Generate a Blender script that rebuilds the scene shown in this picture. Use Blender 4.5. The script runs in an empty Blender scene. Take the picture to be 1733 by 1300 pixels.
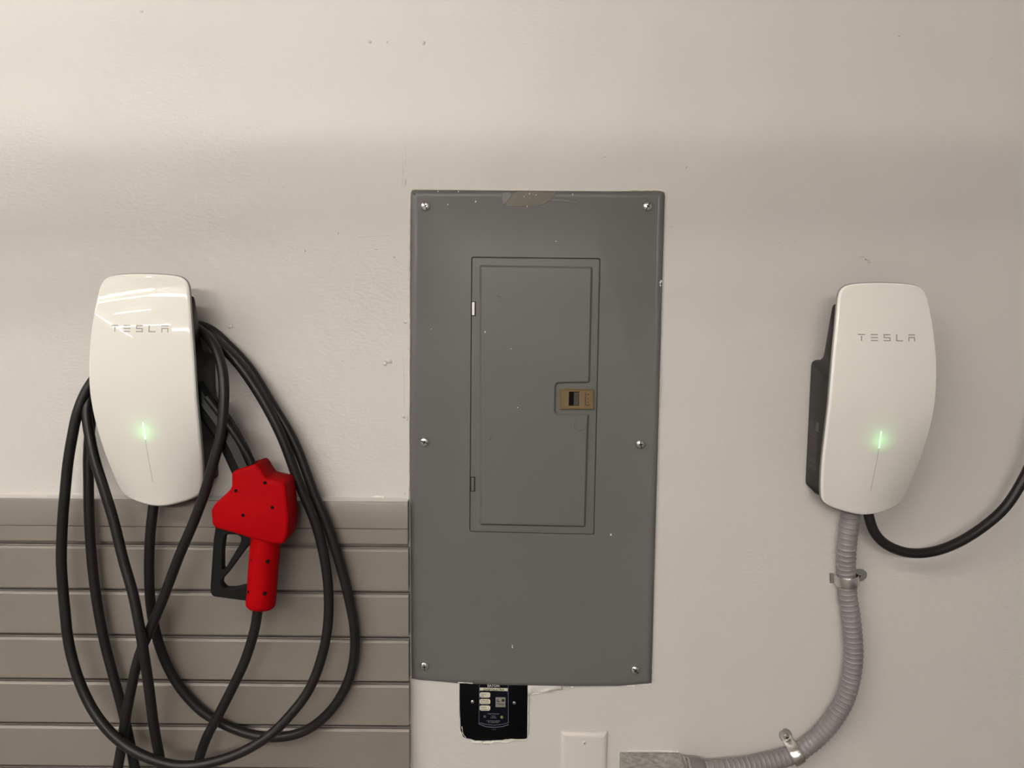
import bpy, bmesh, math, random
from mathutils import Vector, Matrix
from mathutils.geometry import tessellate_polygon
random.seed(7)
PI = math.pi
SC = bpy.context.scene
COL = SC.collection

# ------------------------------------------------------------------ camera
F, CAM_D, CAM_Z = 1300.0, 1.22, 1.5
PITCH = math.atan(F / 12940.0)
ROLL = math.radians(0.54)
cd = bpy.data.cameras.new('camera')
cam = bpy.data.objects.new('camera', cd)
COL.objects.link(cam)
cd.sensor_fit = 'HORIZONTAL'
cd.sensor_width = 36.0
cd.lens = F * 36.0 / 1733.0
cd.clip_start = 0.02
cam.matrix_world = (Matrix.Translation((0, -CAM_D, CAM_Z))
                    @ Matrix.Rotation(PI / 2 - PITCH, 4, 'X')
                    @ Matrix.Rotation(ROLL, 4, 'Z'))
SC.camera = cam

def at(u, v, d=0.0):
    """point at depth d in front of the wall seen at photo pixel (u, v)"""
    a = (u - 866.5) / F
    b = -(v - 650.0) / F
    c, s = math.cos(ROLL), math.sin(ROLL)
    a2, b2 = a * c - b * s, a * s + b * c
    cp, sp = math.cos(PITCH), math.sin(PITCH)
    dr = Vector((a2, cp + b2 * sp, -sp + b2 * cp))
    t = (-d + CAM_D) / dr.y
    return Vector((0, -CAM_D, CAM_Z)) + dr * t

# ------------------------------------------------------------------ light and exposure
SC.view_settings.view_transform = 'Standard'
SC.view_settings.look = 'None'
SC.view_settings.gamma = 1.0
SC.view_settings.use_curve_mapping = False
SC.view_settings.exposure = 0.17
w = bpy.data.worlds.new('garage_ambient')
SC.world = w
w.use_nodes = True
wb = w.node_tree.nodes['Background']
wb.inputs[0].default_value = (1.0, 0.945, 0.895, 1)
wb.inputs[1].default_value = 0.24

CEIL, LAMP = 2.62, 108.0
TUBES = [  # (x0, y0), (x1, y1), power, width
    ((-3.75, -1.78), (-1.26, -1.66), 34, .034),
    ((-3.90, -2.04), (-1.46, -1.84), 28, .020),
    ((-1.40, -1.82), (-0.05, -1.92), 12, .032),
    ((-2.60, -2.72), (-1.60, -2.56), 10, .021),
    ((-3.55, -4.00), (-2.42, -3.94), 14, .021),
    ((-2.36, -3.94), (-1.52, -3.92), 10, .021),
    ((-3.22, -2.66), (-3.38, -3.75), 12, .021),
    ((-3.46, -4.15), (-3.72, -5.80), 14, .021),
    ((-1.60, -4.62), (0.55, -4.62), 8, .056),
    ((-1.32, -1.35), (-1.27, -1.62), 3, .021),
]
LAMP_COLOR = (1.0, 0.95, 0.885)

# ------------------------------------------------------------------ materials
def mat(name, color, rough=0.5, metal=0.0, bump=None, coat=0.0, var=None, spec=0.5):
    """bump = (scale, strength, distance, stretch); var = (scale, colour2, amount)"""
    m = bpy.data.materials.new(name)
    m.use_nodes = True
    nt = m.node_tree
    b = nt.nodes['Principled BSDF']
    b.inputs['Base Color'].default_value = (*color, 1)
    b.inputs['Roughness'].default_value = rough
    b.inputs['Metallic'].default_value = metal
    b.inputs['Coat Weight'].default_value = coat
    b.inputs['Coat Roughness'].default_value = 0.03
    b.inputs['Specular IOR Level'].default_value = spec
    tc = nt.nodes.new('ShaderNodeTexCoord')
    if bump:
        sc, st, di, stretch = bump
        mp = nt.nodes.new('ShaderNodeMapping')
        mp.inputs['Scale'].default_value = stretch
        nz = nt.nodes.new('ShaderNodeTexNoise')
        nz.inputs['Scale'].default_value = sc
        nz.inputs['Detail'].default_value = 4
        bp = nt.nodes.new('ShaderNodeBump')
        bp.inputs['Strength'].default_value = st
        bp.inputs['Distance'].default_value = di
        nt.links.new(tc.outputs['Object'], mp.inputs[0])
        nt.links.new(mp.outputs[0], nz.inputs['Vector'])
        nt.links.new(nz.outputs['Fac'], bp.inputs['Height'])
        nt.links.new(bp.outputs[0], b.inputs['Normal'])
    if var:
        sc, c2, am = var
        nz = nt.nodes.new('ShaderNodeTexNoise')
        nz.inputs['Scale'].default_value = sc
        nz.inputs['Detail'].default_value = 5
        rp = nt.nodes.new('ShaderNodeMapRange')
        rp.inputs[1].default_value = 0.35
        rp.inputs[2].default_value = 0.7
        rp.inputs[4].default_value = am
        mx = nt.nodes.new('ShaderNodeMix')
        mx.data_type = 'RGBA'
        mx.inputs[6].default_value = (*color, 1)
        mx.inputs[7].default_value = (*c2, 1)
        nt.links.new(tc.outputs['Object'], nz.inputs['Vector'])
        nt.links.new(nz.outputs['Fac'], rp.inputs[0])
        nt.links.new(rp.outputs[0], mx.inputs[0])
        nt.links.new(mx.outputs[2], b.inputs['Base Color'])
    return m

M = {}
def wall_material():
    m = mat('painted_drywall', (0.565, 0.540, 0.508), 0.42, spec=0.35)
    nt = m.node_tree
    b = nt.nodes['Principled BSDF']
    tc = [n for n in nt.nodes if n.type == 'TEX_COORD'][0]
    def noise(scale, stretch, detail=3):
        mp = nt.nodes.new('ShaderNodeMapping')
        mp.inputs['Scale'].default_value = stretch
        nz = nt.nodes.new('ShaderNodeTexNoise')
        nz.inputs['Scale'].default_value = scale
        nz.inputs['Detail'].default_value = detail
        nt.links.new(tc.outputs['Object'], mp.inputs[0])
        nt.links.new(mp.outputs[0], nz.inputs['Vector'])
        return nz.outputs['Fac']
    def bump(h, st, di, prev=None):
        bp = nt.nodes.new('ShaderNodeBump')
        bp.inputs['Strength'].default_value = st
        bp.inputs['Distance'].default_value = di
        nt.links.new(h, bp.inputs['Height'])
        if prev: nt.links.new(prev, bp.inputs['Normal'])
        return bp.outputs[0]
    n1 = bump(noise(9, (1, 1, 1)), 1.0, 0.004)                 # trowelled unevenness
    patch = noise(5, (1, 1, 1), 2)                              # where the roller left texture
    mr = nt.nodes.new('ShaderNodeMapRange')
    mr.inputs[1].default_value = 0.42; mr.inputs[2].default_value = 0.62
    nt.links.new(patch, mr.inputs[0])
    mul = nt.nodes.new('ShaderNodeMath'); mul.operation = 'MULTIPLY'
    nt.links.new(noise(210, (0.6, 1, 1.15), 3), mul.inputs[0])
    nt.links.new(mr.outputs[0], mul.inputs[1])
    n2 = bump(mul.outputs[0], 0.75, 0.0012, n1)
    n3 = bump(noise(120, (0.25, 1, 2.0), 2), 0.25, 0.0006, n2)  # brush strokes
    nt.links.new(n3, b.inputs['Normal'])
    mx = nt.nodes.new('ShaderNodeMix'); mx.data_type = 'RGBA'
    mx.inputs[6].default_value = (0.575, 0.548, 0.512, 1)
    mx.inputs[7].default_value = (0.550, 0.528, 0.498, 1)
    nt.links.new(noise(3.0, (1, 1, 1), 4), mx.inputs[0])
    nt.links.new(mx.outputs[2], b.inputs['Base Color'])
    return m
M['wall'] = wall_material()
M['plaster'] = mat('raw_plaster', (0.74, 0.70, 0.64), 0.7, bump=(400, .6, .001, (1, 1, 1)))
M['bead'] = mat('caulk_bead', (0.70, 0.64, 0.54), 0.5, bump=(300, .6, .001, (1, 1, 1)), var=(40, (0.62, 0.52, 0.38), .6))
M['floor'] = mat('concrete_floor', (0.20, 0.19, 0.18), 0.6, bump=(40, .3, .002, (1, 1, 1)), var=(5, (.14, .135, .13), 1))
M['ceiling'] = mat('ceiling_paint', (0.62, 0.60, 0.57), 0.7, bump=(60, .3, .002, (1, 1, 1)))
M['slat'] = mat('taupe_vinyl', (0.193, 0.170, 0.145), 0.42, bump=(260, .12, .0006, (.2, 1, 1)), var=(8, (.182, .160, .138), 1))
M['cover'] = mat('grey_enamel', (0.111, 0.108, 0.103), 0.38, spec=.35, bump=(350, .10, .0005, (1, 1, 1)), var=(9, (.107, .104, .100), 1))
M['gap'] = mat('black_gap', (0.004, 0.004, 0.004), 0.8, spec=.08, bump=(100, .1, .001, (1, 1, 1)))
M['steel'] = mat('zinc_steel', (0.62, 0.60, 0.57), 0.28, 1.0, bump=(200, .15, .0005, (1, 1, 1)))
M['dullsteel'] = mat('dull_steel', (0.42, 0.41, 0.39), 0.45, 1.0, bump=(200, .15, .0005, (1, 1, 1)))
M['latch'] = mat('bronze_plastic', (0.125, 0.080, 0.028), 0.42, bump=(300, .15, .0005, (1, 1, 1)))
M['latchdark'] = mat('latch_recess', (0.035, 0.024, 0.010), 0.5, bump=(300, .15, .0005, (1, 1, 1)))
M['residue'] = mat('tape_residue', (0.118, 0.104, 0.074), 0.5, bump=(120, .5, .001, (1, 1, 1)), var=(60, (.085, .078, .06), .8))
M['fleck'] = mat('white_paint_fleck', (0.72, 0.70, 0.66), 0.5, bump=(100, .1, .001, (1, 1, 1)))
M['scuff'] = mat('dark_scuff', (0.045, 0.045, 0.045), 0.6, bump=(100, .1, .001, (1, 1, 1)))
M['body'] = mat('charcoal_plastic', (0.013, 0.011, 0.010), 0.45, bump=(500, .15, .0004, (1, 1, 1)), spec=.28)
M['cable'] = mat('black_rubber', (0.009, 0.008, 0.008), 0.42, bump=(300, .12, .0005, (1, 1, 1)), var=(30, (.012, .010, .010), 1), spec=.28)
M['red'] = mat('red_printed_plastic', (0.325, 0.0003, 0.002), 0.6, bump=(700, .35, .0005, (1, 1, 1)), var=(25, (.29, .0003, .002), 1), spec=.06)
M['blackpl'] = mat('black_plastic', (0.005, 0.005, 0.005), 0.45, bump=(200, .12, .0005, (1, 1, 1)), spec=.2)
M['spd'] = mat('black_enamel_plate', (0.0015, 0.0015, 0.002), 0.5, bump=(200, .1, .0005, (1, 1, 1)), spec=.08)
M['spdlabel'] = mat('navy_label', (0.0015, 0.002, 0.006), 0.5, bump=(200, .1, .0005, (1, 1, 1)), spec=.12)
M['cream'] = mat('cream_print', (0.62, 0.58, 0.45), 0.5, bump=(200, .1, .0005, (1, 1, 1)))
M['blueline'] = mat('blue_print', (0.10, 0.10, 0.17), 0.5, bump=(200, .1, .0005, (1, 1, 1)))
M['greytext'] = mat('grey_print', (0.22, 0.22, 0.22), 0.5, bump=(200, .1, .0005, (1, 1, 1)))
M['flankprint'] = mat('dim_grey_print', (0.075, 0.072, 0.07), 0.5, bump=(200, .1, .0005, (1, 1, 1)))
M['white'] = mat('white_print', (0.55, 0.55, 0.53), 0.5, bump=(200, .1, .0005, (1, 1, 1)))
M['blacktext'] = mat('black_print', (0.01, 0.01, 0.01), 0.5, bump=(200, .1, .0005, (1, 1, 1)))
M['greysq'] = mat('grey_sticker', (0.20, 0.18, 0.165), 0.5, bump=(200, .1, .0005, (1, 1, 1)))
M['ledgrey'] = mat('unlit_lens', (0.06, 0.06, 0.065), 0.2, bump=(200, .1, .0005, (1, 1, 1)))
M['ledgreen'] = mat('green_lens', (0.14, 0.19, 0.06), 0.2, bump=(200, .1, .0005, (1, 1, 1)))
M['platewhite'] = mat('white_nylon', (0.60, 0.565, 0.52), 0.32, bump=(30, .15, .001, (1, 1, 1)))
M['logo'] = mat('silver_grey_print', (0.30, 0.29, 0.27), 0.35, bump=(200, .1, .0005, (1, 1, 1)))
M['edge'] = mat('painted_edge_highlight', (0.93, 0.91, 0.86), 0.3, bump=(200, .02, .0005, (1, 1, 1)), coat=1.0)  # whiter than the shell, painting in the light the bevel catches
M['backrim'] = mat('grey_rim_plastic', (0.20, 0.19, 0.175), 0.3, bump=(200, .05, .0005, (1, 1, 1)))
M['rim'] = mat('grey_gasket', (0.16, 0.15, 0.14), 0.4, bump=(200, .1, .0005, (1, 1, 1)))
M['conduit'] = mat('grey_pvc_conduit', (0.215, 0.203, 0.203), 0.36, bump=(200, .15, .0005, (1, 1, 1)), var=(15, (.195, .184, .187), 1))
M['connector'] = mat('grey_plastic_connector', (0.17, 0.155, 0.155), 0.4, bump=(200, .15, .0005, (1, 1, 1)))
def shell_material():
    m = mat('white_gloss_shell', (0.765, 0.74, 0.68), 0.55, coat=1.0, bump=(14, .012, .0006, (1, 1, 1)), spec=.3)
    nt = m.node_tree
    b = nt.nodes['Principled BSDF']
    tr = nt.nodes.new('ShaderNodeBsdfTranslucent')
    tr.inputs[0].default_value = (0.9, 1.0, 0.9, 1)
    mx = nt.nodes.new('ShaderNodeMixShader')
    mx.inputs[0].default_value = 0.06
    nt.links.new(b.outputs[0], mx.inputs[1])
    nt.links.new(tr.outputs[0], mx.inputs[2])
    nt.links.new(mx.outputs[0], nt.nodes['Material Output'].inputs['Surface'])
    return m
M['shell'] = shell_material()
def galvanised():
    m = mat('galvanised_spangle', (0.36, 0.36, 0.34), 0.45, 0.35)
    nt = m.node_tree
    b = nt.nodes['Principled BSDF']
    tc = [n for n in nt.nodes if n.type == 'TEX_COORD'][0]
    vo = nt.nodes.new('ShaderNodeTexVoronoi'); vo.inputs['Scale'].default_value = 190
    nz = nt.nodes.new('ShaderNodeTexNoise'); nz.inputs['Scale'].default_value = 120; nz.inputs['Distortion'].default_value = .4
    cr = nt.nodes.new('ShaderNodeValToRGB')
    cr.color_ramp.elements[0].color = (.17, .17, .155, 1)
    cr.color_ramp.elements[1].color = (.60, .59, .56, 1)
    cr.color_ramp.elements[0].position = .25
    cr.color_ramp.elements[1].position = .85
    mm = nt.nodes.new('ShaderNodeMix'); mm.data_type = 'RGBA'; mm.inputs[0].default_value = .8
    nt.links.new(tc.outputs['Object'], vo.inputs['Vector'])
    nt.links.new(tc.outputs['Object'], nz.inputs['Vector'])
    nt.links.new(vo.outputs['Color'], mm.inputs[6])
    nt.links.new(nz.outputs['Color'], mm.inputs[7])
    nt.links.new(mm.outputs[2], cr.inputs[0])
    nt.links.new(cr.outputs[0], b.inputs['Base Color'])
    return m
M['galv'] = galvanised()
def emissive(name, col, st):
    m = mat(name, col, 0.4)
    b = m.node_tree.nodes['Principled BSDF']
    b.inputs['Emission Color'].default_value = (*col, 1)
    b.inputs['Emission Strength'].default_value = st
    return m
M['tube'] = emissive('led_tube_glow', LAMP_COLOR, LAMP)
M['tube_bright'] = emissive('high_output_tube_glow', LAMP_COLOR, LAMP * 1.65)
M['tube_left'] = emissive('long_led_tube_glow', LAMP_COLOR, LAMP * .66)
M['tube_mid'] = emissive('mid_led_tube_glow', LAMP_COLOR, LAMP * .5)
M['tube_dim'] = emissive('older_led_tube_glow', LAMP_COLOR, LAMP * .30)
M['led'] = emissive('green_status_led', (0.42, 1.0, 0.48), 1.35)

# ------------------------------------------------------------------ object helpers
def root(name, loc, label, cat, group=None):
    o = bpy.data.objects.new(name, None)
    o.empty_display_size = 0.03
    COL.objects.link(o)
    o.location = loc
    o['label'] = label
    o['category'] = cat
    if group: o['group'] = group
    return o

FLAT = set()   # faces that keep their own flat normal
def base_of(p):
    v = Vector((0, 0, 0))
    while p is not None:
        v += Vector(p.location)
        p = p.parent
    return v

def obj(name, bm, m, parent=None, loc=None, angle=35, label=None, kind=None):
    """link bm (world coordinates) as one mesh object under parent"""
    org = base_of(parent) if parent is not None else Vector(loc or (0, 0, 0))
    bmesh.ops.recalc_face_normals(bm, faces=bm.faces)
    for v in bm.verts: v.co -= org
    me = bpy.data.meshes.new(name)
    for f in bm.faces: f.smooth = f not in FLAT
    FLAT.clear()
    bm.to_mesh(me); bm.free()
    mats = m if isinstance(m, (list, tuple)) else [m]
    for x in mats: me.materials.append(x)
    me.set_sharp_from_angle(angle=math.radians(angle))
    o = bpy.data.objects.new(name, me)
    COL.objects.link(o)
    if parent is not None: o.parent = parent
    else: o.location = org
    if label: o['label'] = label
    if kind: o['kind'] = kind
    return o

def tag(o, label, cat, group=None):
    o['label'] = label; o['category'] = cat
    if group: o['group'] = group
    return o

def box(bm, x0, x1, y0, y1, z0, z1):
    vs = [bm.verts.new((x, y, z)) for x in (x0, x1) for y in (y0, y1) for z in (z0, z1)]
    for f in ((0, 1, 3, 2), (4, 6, 7, 5), (0, 4, 5, 1), (2, 3, 7, 6), (0, 2, 6, 4), (1, 5, 7, 3)):
        bm.faces.new([vs[i] for i in f])

def boxo(name, x0, x1, y0, y1, z0, z1, m, **k):
    bm = bmesh.new(); box(bm, x0, x1, y0, y1, z0, z1)
    return obj(name, bm, m, **k)

def ccw(L):
    a = sum(L[i][0] * L[(i + 1) % len(L)][1] - L[(i + 1) % len(L)][0] * L[i][1] for i in range(len(L)))
    return L if a > 0 else L[::-1]

def inset(L, t):
    """move a ccw (x,z) loop inwards by t"""
    n = len(L); out = []
    for i in range(n):
        p, c, q = L[i - 1], L[i], L[(i + 1) % n]
        e1 = Vector((c[0] - p[0], c[1] - p[1])).normalized()
        e2 = Vector((q[0] - c[0], q[1] - c[1])).normalized()
        n1, n2 = Vector((-e1.y, e1.x)), Vector((-e2.y, e2.x))
        k = n1 + n2
        s = k.length_squared
        if s < 1e-6: out.append(c); continue
        k = k * (2.0 / s)
        if k.length > 3: k = k.normalized() * 3
        out.append((c[0] + k.x * t, c[1] + k.y * t))
    return out

def rounded(P, r, n=5):
    """round the corners of a polygon (x,z); r a number or a list"""
    out = []
    N = len(P)
    for i in range(N):
        ri = r[i] if isinstance(r, (list, tuple)) else r
        p, c, q = Vector(P[i - 1][:2]), Vector(P[i][:2]), Vector(P[(i + 1) % N][:2])
        if ri <= 0: out.append((c.x, c.y)); continue
        a, b = (p - c), (q - c)
        ra = min(ri, a.length * .45); rb = min(ri, b.length * .45)
        A, B = c + a.normalized() * ra, c + b.normalized() * rb
        for k in range(n + 1):
            t = k / n
            v = A * (1 - t) ** 2 + c * 2 * t * (1 - t) + B * t ** 2
            out.append((v.x, v.y))
    return out

def fill(bm, loops, flip=False):
    polys = [[Vector((v.co.x, v.co.z, 0)) for v in L] for L in loops]
    flat = [v for L in loops for v in L]
    for t in tessellate_polygon(polys):
        try: FLAT.add(bm.faces.new([flat[i] for i in t]))
        except ValueError: pass

def ring_faces(bm, A, B):
    n = len(A)
    for i in range(n):
        j = (i + 1) % n
        bm.faces.new((A[i], A[j], B[j], B[i]))

def plate(bm, L, layers, hole=None, hole_layers=None, cap=True):
    """stack of rings of the loop L at (inset, depth); the last ring is filled (with an optional hole)"""
    L = ccw([(p[0], p[1]) for p in L])
    prev = None
    for t, d in layers:
        R = [bm.verts.new((x, -d, z)) for x, z in inset(L, t)]
        if prev: ring_faces(bm, prev, R)
        prev = R
    loops = [prev]
    if hole:
        H = ccw([(p[0], p[1]) for p in hole])
        ph = None
        for t, d in hole_layers:
            R = [bm.verts.new((x, -d, z)) for x, z in inset(H, t)]
            if ph: ring_faces(bm, ph, R)
            else: loops.append(R)
            ph = R
    if cap: fill(bm, loops)
    return prev

def prism(bm, loops, d0, d1, bev=0.0):
    """solid from d0 to d1 with outline loops[0] and holes loops[1:]"""
    fr, bk = [], []
    for i, L in enumerate(loops):
        L = ccw([(p[0], p[1]) for p in L])
        s = 1 if i == 0 else -1
        A = [bm.verts.new((x, -d0, z)) for x, z in L]
        B = [bm.verts.new((x, -(d1 - bev), z)) for x, z in L]
        ring_faces(bm, A, B)
        if bev:
            C = [bm.verts.new((x, -d1, z)) for x, z in inset(L, bev * s)]
            ring_faces(bm, B, C); B = C
        bk.append(A); fr.append(B)
    fill(bm, fr); fill(bm, bk)

def pxl(P, d=0.0):
    """pixel points -> (x,z) on the plane at depth d"""
    out = []
    for p in P:
        v = at(p[0], p[1], d)
        out.append((v.x, v.z))
    return out

def spline(P, per=8):
    """Catmull-Rom (centripetal-ish) through points"""
    P = [Vector(p) for p in P]
    Q = [P[0] * 2 - P[1]] + P + [P[-1] * 2 - P[-2]]
    out = []
    for i in range(1, len(Q) - 2):
        p0, p1, p2, p3 = Q[i - 1], Q[i], Q[i + 1], Q[i + 2]
        t0 = 0; t1 = t0 + max((p1 - p0).length, 1e-6) ** .5
        t2 = t1 + max((p2 - p1).length, 1e-6) ** .5; t3 = t2 + max((p3 - p2).length, 1e-6) ** .5
        for k in range(per):
            t = t1 + (t2 - t1) * k / per
            A1 = p0 * ((t1 - t) / (t1 - t0)) + p1 * ((t - t0) / (t1 - t0))
            A2 = p1 * ((t2 - t) / (t2 - t1)) + p2 * ((t - t1) / (t2 - t1))
            A3 = p2 * ((t3 - t) / (t3 - t2)) + p3 * ((t - t2) / (t3 - t2))
            B1 = A1 * ((t2 - t) / (t2 - t0)) + A2 * ((t - t0) / (t2 - t0))
            B2 = A2 * ((t3 - t) / (t3 - t1)) + A3 * ((t - t1) / (t3 - t1))
            out.append(B1 * ((t2 - t) / (t2 - t1)) + B2 * ((t - t1) / (t2 - t1)))
    out.append(P[-1])
    return out

def resample(P, step):
    out = [P[0]]; acc = 0.0
    for i in range(1, len(P)):
        a, b = P[i - 1], P[i]; L = (b - a).length
        if L < 1e-9: continue
        while acc + L >= step:
            t = (step - acc) / L
            a = a.lerp(b, t); L = (b - a).length; acc = 0
            out.append(a.copy())
        acc += L
    if (out[-1] - P[-1]).length > step * .3 or len(out) < 2: out.append(P[-1].copy())
    return out

def sweep(bm, P, rad, seg=16, cap=True, squash=None, twist=0):
    """tube along P; rad a number or a function of (index, arc length)"""
    n = len(P); prev = None
    T = [(P[min(i + 1, n - 1)] - P[max(i - 1, 0)]).normalized() for i in range(n)]
    N = T[0].cross(Vector((0, 1, 0)))
    if N.length < .1: N = T[0].cross(Vector((1, 0, 0)))
    N.normalize()
    s = 0.0; rings = []
    for i in range(n):
        if i: s += (P[i] - P[i - 1]).length
        N = (N - T[i] * N.dot(T[i])).normalized()
        Bn = T[i].cross(N)
        r = rad(i, s) if callable(rad) else rad
        sx, sy = squash or (1, 1)
        R = [bm.verts.new(P[i] + (N * math.cos(2 * PI * k / seg + twist) * sx + Bn * math.sin(2 * PI * k / seg + twist) * sy) * r) for k in range(seg)]
        if prev: ring_faces(bm, prev, R)
        prev = R; rings.append(R)
    if cap:
        bm.faces.new(rings[0]); bm.faces.new(rings[-1])
    return rings

def lathe(bm, c, prof, seg=20, sx=1.0):
    """discs about the wall normal; prof = [(radius, depth)...]"""
    prev = None
    for r, d in prof:
        R = [bm.verts.new((c[0] + math.cos(2 * PI * k / seg) * r * sx, -d, c[1] + math.sin(2 * PI * k / seg) * r)) for k in range(seg)]
        if prev: ring_faces(bm, prev, R)
        prev = R
    bm.faces.new(prev)

def text_bm(s, size, x, z, d, align='LEFT', thick=0.0, sx=1.0, bold=0.0):
    c = bpy.data.curves.new('text', 'FONT')
    c.body = s; c.size = size; c.align_x = align; c.offset = bold
    c.extrude = thick; c.resolution_u = 2
    o = bpy.data.objects.new('text', c)
    COL.objects.link(o)
    dg = bpy.context.evaluated_depsgraph_get()
    me = bpy.data.meshes.new_from_object(o.evaluated_get(dg))
    bm = bmesh.new(); bm.from_mesh(me)
    for v in bm.verts:
        a, b, e = v.co
        v.co = Vector((x + a * sx, -d - e, z + b))
    bpy.data.objects.remove(o); bpy.data.curves.remove(c); bpy.data.meshes.remove(me)
    return bm

# ------------------------------------------------------------------ the room
wall = boxo('wall_back', -4.2, 3.2, 0, .12, 0, 2.7, M['wall'], kind='structure')
boxo('floor', -4.2, 3.2, -6.0, .12, -.1, 0, M['floor'], kind='structure')
boxo('ceiling', -4.2, 3.2, -6.0, .12, 2.7, 2.8, M['ceiling'], kind='structure')

def led_tube(p, q, rad, k):
    P, Q = Vector((p[0], p[1], CEIL)), Vector((q[0], q[1], CEIL))
    t = (Q - P).normalized()
    r = root('led_tube_light', (P + Q) / 2, TUBE_LABELS[k], 'ceiling light', 'LED tubes on the ceiling')
    bm = bmesh.new(); sweep(bm, [P, Q], rad, 8)
    obj('tube', bm, M[{0: 'tube_left', 1: 'tube_dim', 2: 'tube_left', 8: 'tube_bright'}.get(k, 'tube_mid')], r)
    bm = bmesh.new(); sweep(bm, [P - t * .02, P + t * .004], rad * 1.2, 8); obj('end_cap', bm, M['platewhite'], r)
    bm = bmesh.new(); sweep(bm, [Q - t * .004, Q + t * .02], rad * 1.2, 8); obj('end_cap', bm, M['platewhite'], r)
    for u in (.15, .85):
        c = P.lerp(Q, u)
        bm = bmesh.new(); box(bm, c.x - .008, c.x + .008, c.y - .008, c.y + .008, CEIL + rad * .9, 2.70)
        obj('clip', bm, M['dullsteel'], r)
TUBE_LABELS = ['LED tube on the ceiling, longest and nearest the wall, left side', 'LED tube on the ceiling, long one just behind the nearest',
    'LED tube on the ceiling, short one nearest the breaker panel', 'LED tube on the ceiling, single short one in the middle rows',
    'LED tube on the ceiling, left of the two in the fourth row', 'LED tube on the ceiling, right of the two in the fourth row',
    'LED tube on the ceiling, running away from the wall, nearer one', 'LED tube on the ceiling, running away from the wall, farther one',
    'LED tube on the ceiling, farthest one parallel to the wall', 'LED tube on the ceiling, very short one closest to the wall']
for k, (p, q, e, wd) in enumerate(TUBES): led_tube(p, q, wd / 2, k)

# added unseen rail, placed to cast the soft shadow band across the wall
blocker = root('shadow_rail', (0, -.93, 2.120), 'added steel rail out of view, casting the shadow band on the wall', 'shadow rail')
boxo('rail', -3.0, 3.0, -.933, -.928, 2.120, 2.178, M['dullsteel'], parent=blocker)
boxo('rail', -3.0, 3.0, -.933, -.898, 2.120, 2.124, M['dullsteel'], parent=blocker)
boxo('rail', -3.0, 3.0, -.933, -.91, 2.174, 2.178, M['dullsteel'], parent=blocker)
blocker.rotation_euler = (0, 0, math.radians(1.2))
for x in (-2.9, 2.9): boxo('hanger', x - .015, x + .015, -.935, -.925, 2.178, 2.7, M['dullsteel'], parent=blocker)

def lump(px, py, rx, rz, h, m=None, n=9, rough=.35, parent=None, name='paint_blister', d=0.0):
    c = at(px, py, d)
    bm = bmesh.new()
    rings = []
    for t, hh in ((1.0, -0.0004), (.8, .35), (.45, .8)):
        rings.append([bm.verts.new((c.x + math.cos(2 * PI * k / n) * rx * t * (1 + random.uniform(-rough, rough)), -d - h * hh * random.uniform(.7, 1.3) if hh > 0 else .0004 - d,
                                    c.z + math.sin(2 * PI * k / n) * rz * t * (1 + random.uniform(-rough, rough)))) for k in range(n)])
    ring_faces(bm, rings[0], rings[1]); ring_faces(bm, rings[1], rings[2])
    top = bm.verts.new((c.x, -d - h, c.z))
    for k in range(n): bm.faces.new((rings[2][k], rings[2][(k + 1) % n], top))
    return obj(name, bm, m or M['wall'], parent=parent or wall, angle=50)

for a in ((657, 611, .0075, .0055, .003), (651, 616, .004, .003, .002), (683, 705, .004, .003, .002), (689, 709, .002, .004, .0015),
          (516, 424, .0016, .0025, .0015), (668, 435, .0025, .0025, .0015), (637, 421, .003, .002, .0012), (390, 553, .005, .004, .0018),
          (1467, 437, .005, .004, .0022), (1459, 434, .005, .002, .0014), (1471, 443, .003, .0025, .002), (1522, 61, .002, .0015, .0014),
          (1024, 265, .004, .0012, .0014), (1162, 283, .0018, .0018, .0016), (1320, 411, .0014, .0012, .0012), (1345, 407, .003, .002, .001),
          (1678, 98, .002, .0014, .001), (626, 71, .003, .003, .0014), (655, 71, .002, .0025, .001), (717, 73, .003, .004, .0014),
          (240, 19, .003, .003, .0014), (686, 308, .002, .006, .0012), (1273, 881, .003, .0012, .0015), (1630, 1221, .0025, .0012, .0015),
          (16, 626, .0012, .0015, .0012), (572, 394, .0016, .0025, .0012), (1040, 905, .002, .002, .0014), (1137, 383, .004, .0012, .001),
          (685, 835, .001, .005, .001), (580, 610, .002, .0015, .001), (686, 545, .004, .003, .0015)):
    lump(*a)
lump(638, 841, .0095, .0022, .002, M['plaster'], name='plaster_chip')
lump(648, 842, .004, .0025, .0025, M['plaster'], name='plaster_chip')
# faint ridge of joint compound above the left corner of the panel
for P in (((686, 245), (687, 262), (686, 281)), ((681, 262), (682, 290), (680, 318)), ((604, 400), (628, 399), (660, 398)), ((681, 580), (683, 640), (684, 690))):
    bm = bmesh.new()
    sweep(bm, resample(spline([at(x, y, -.0004) for x, y in P]), .004), lambda i, s: .0009 + .0004 * math.sin(i * 2.1), 6)
    obj('filler_ridge', bm, M['wall'], parent=wall)

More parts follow.
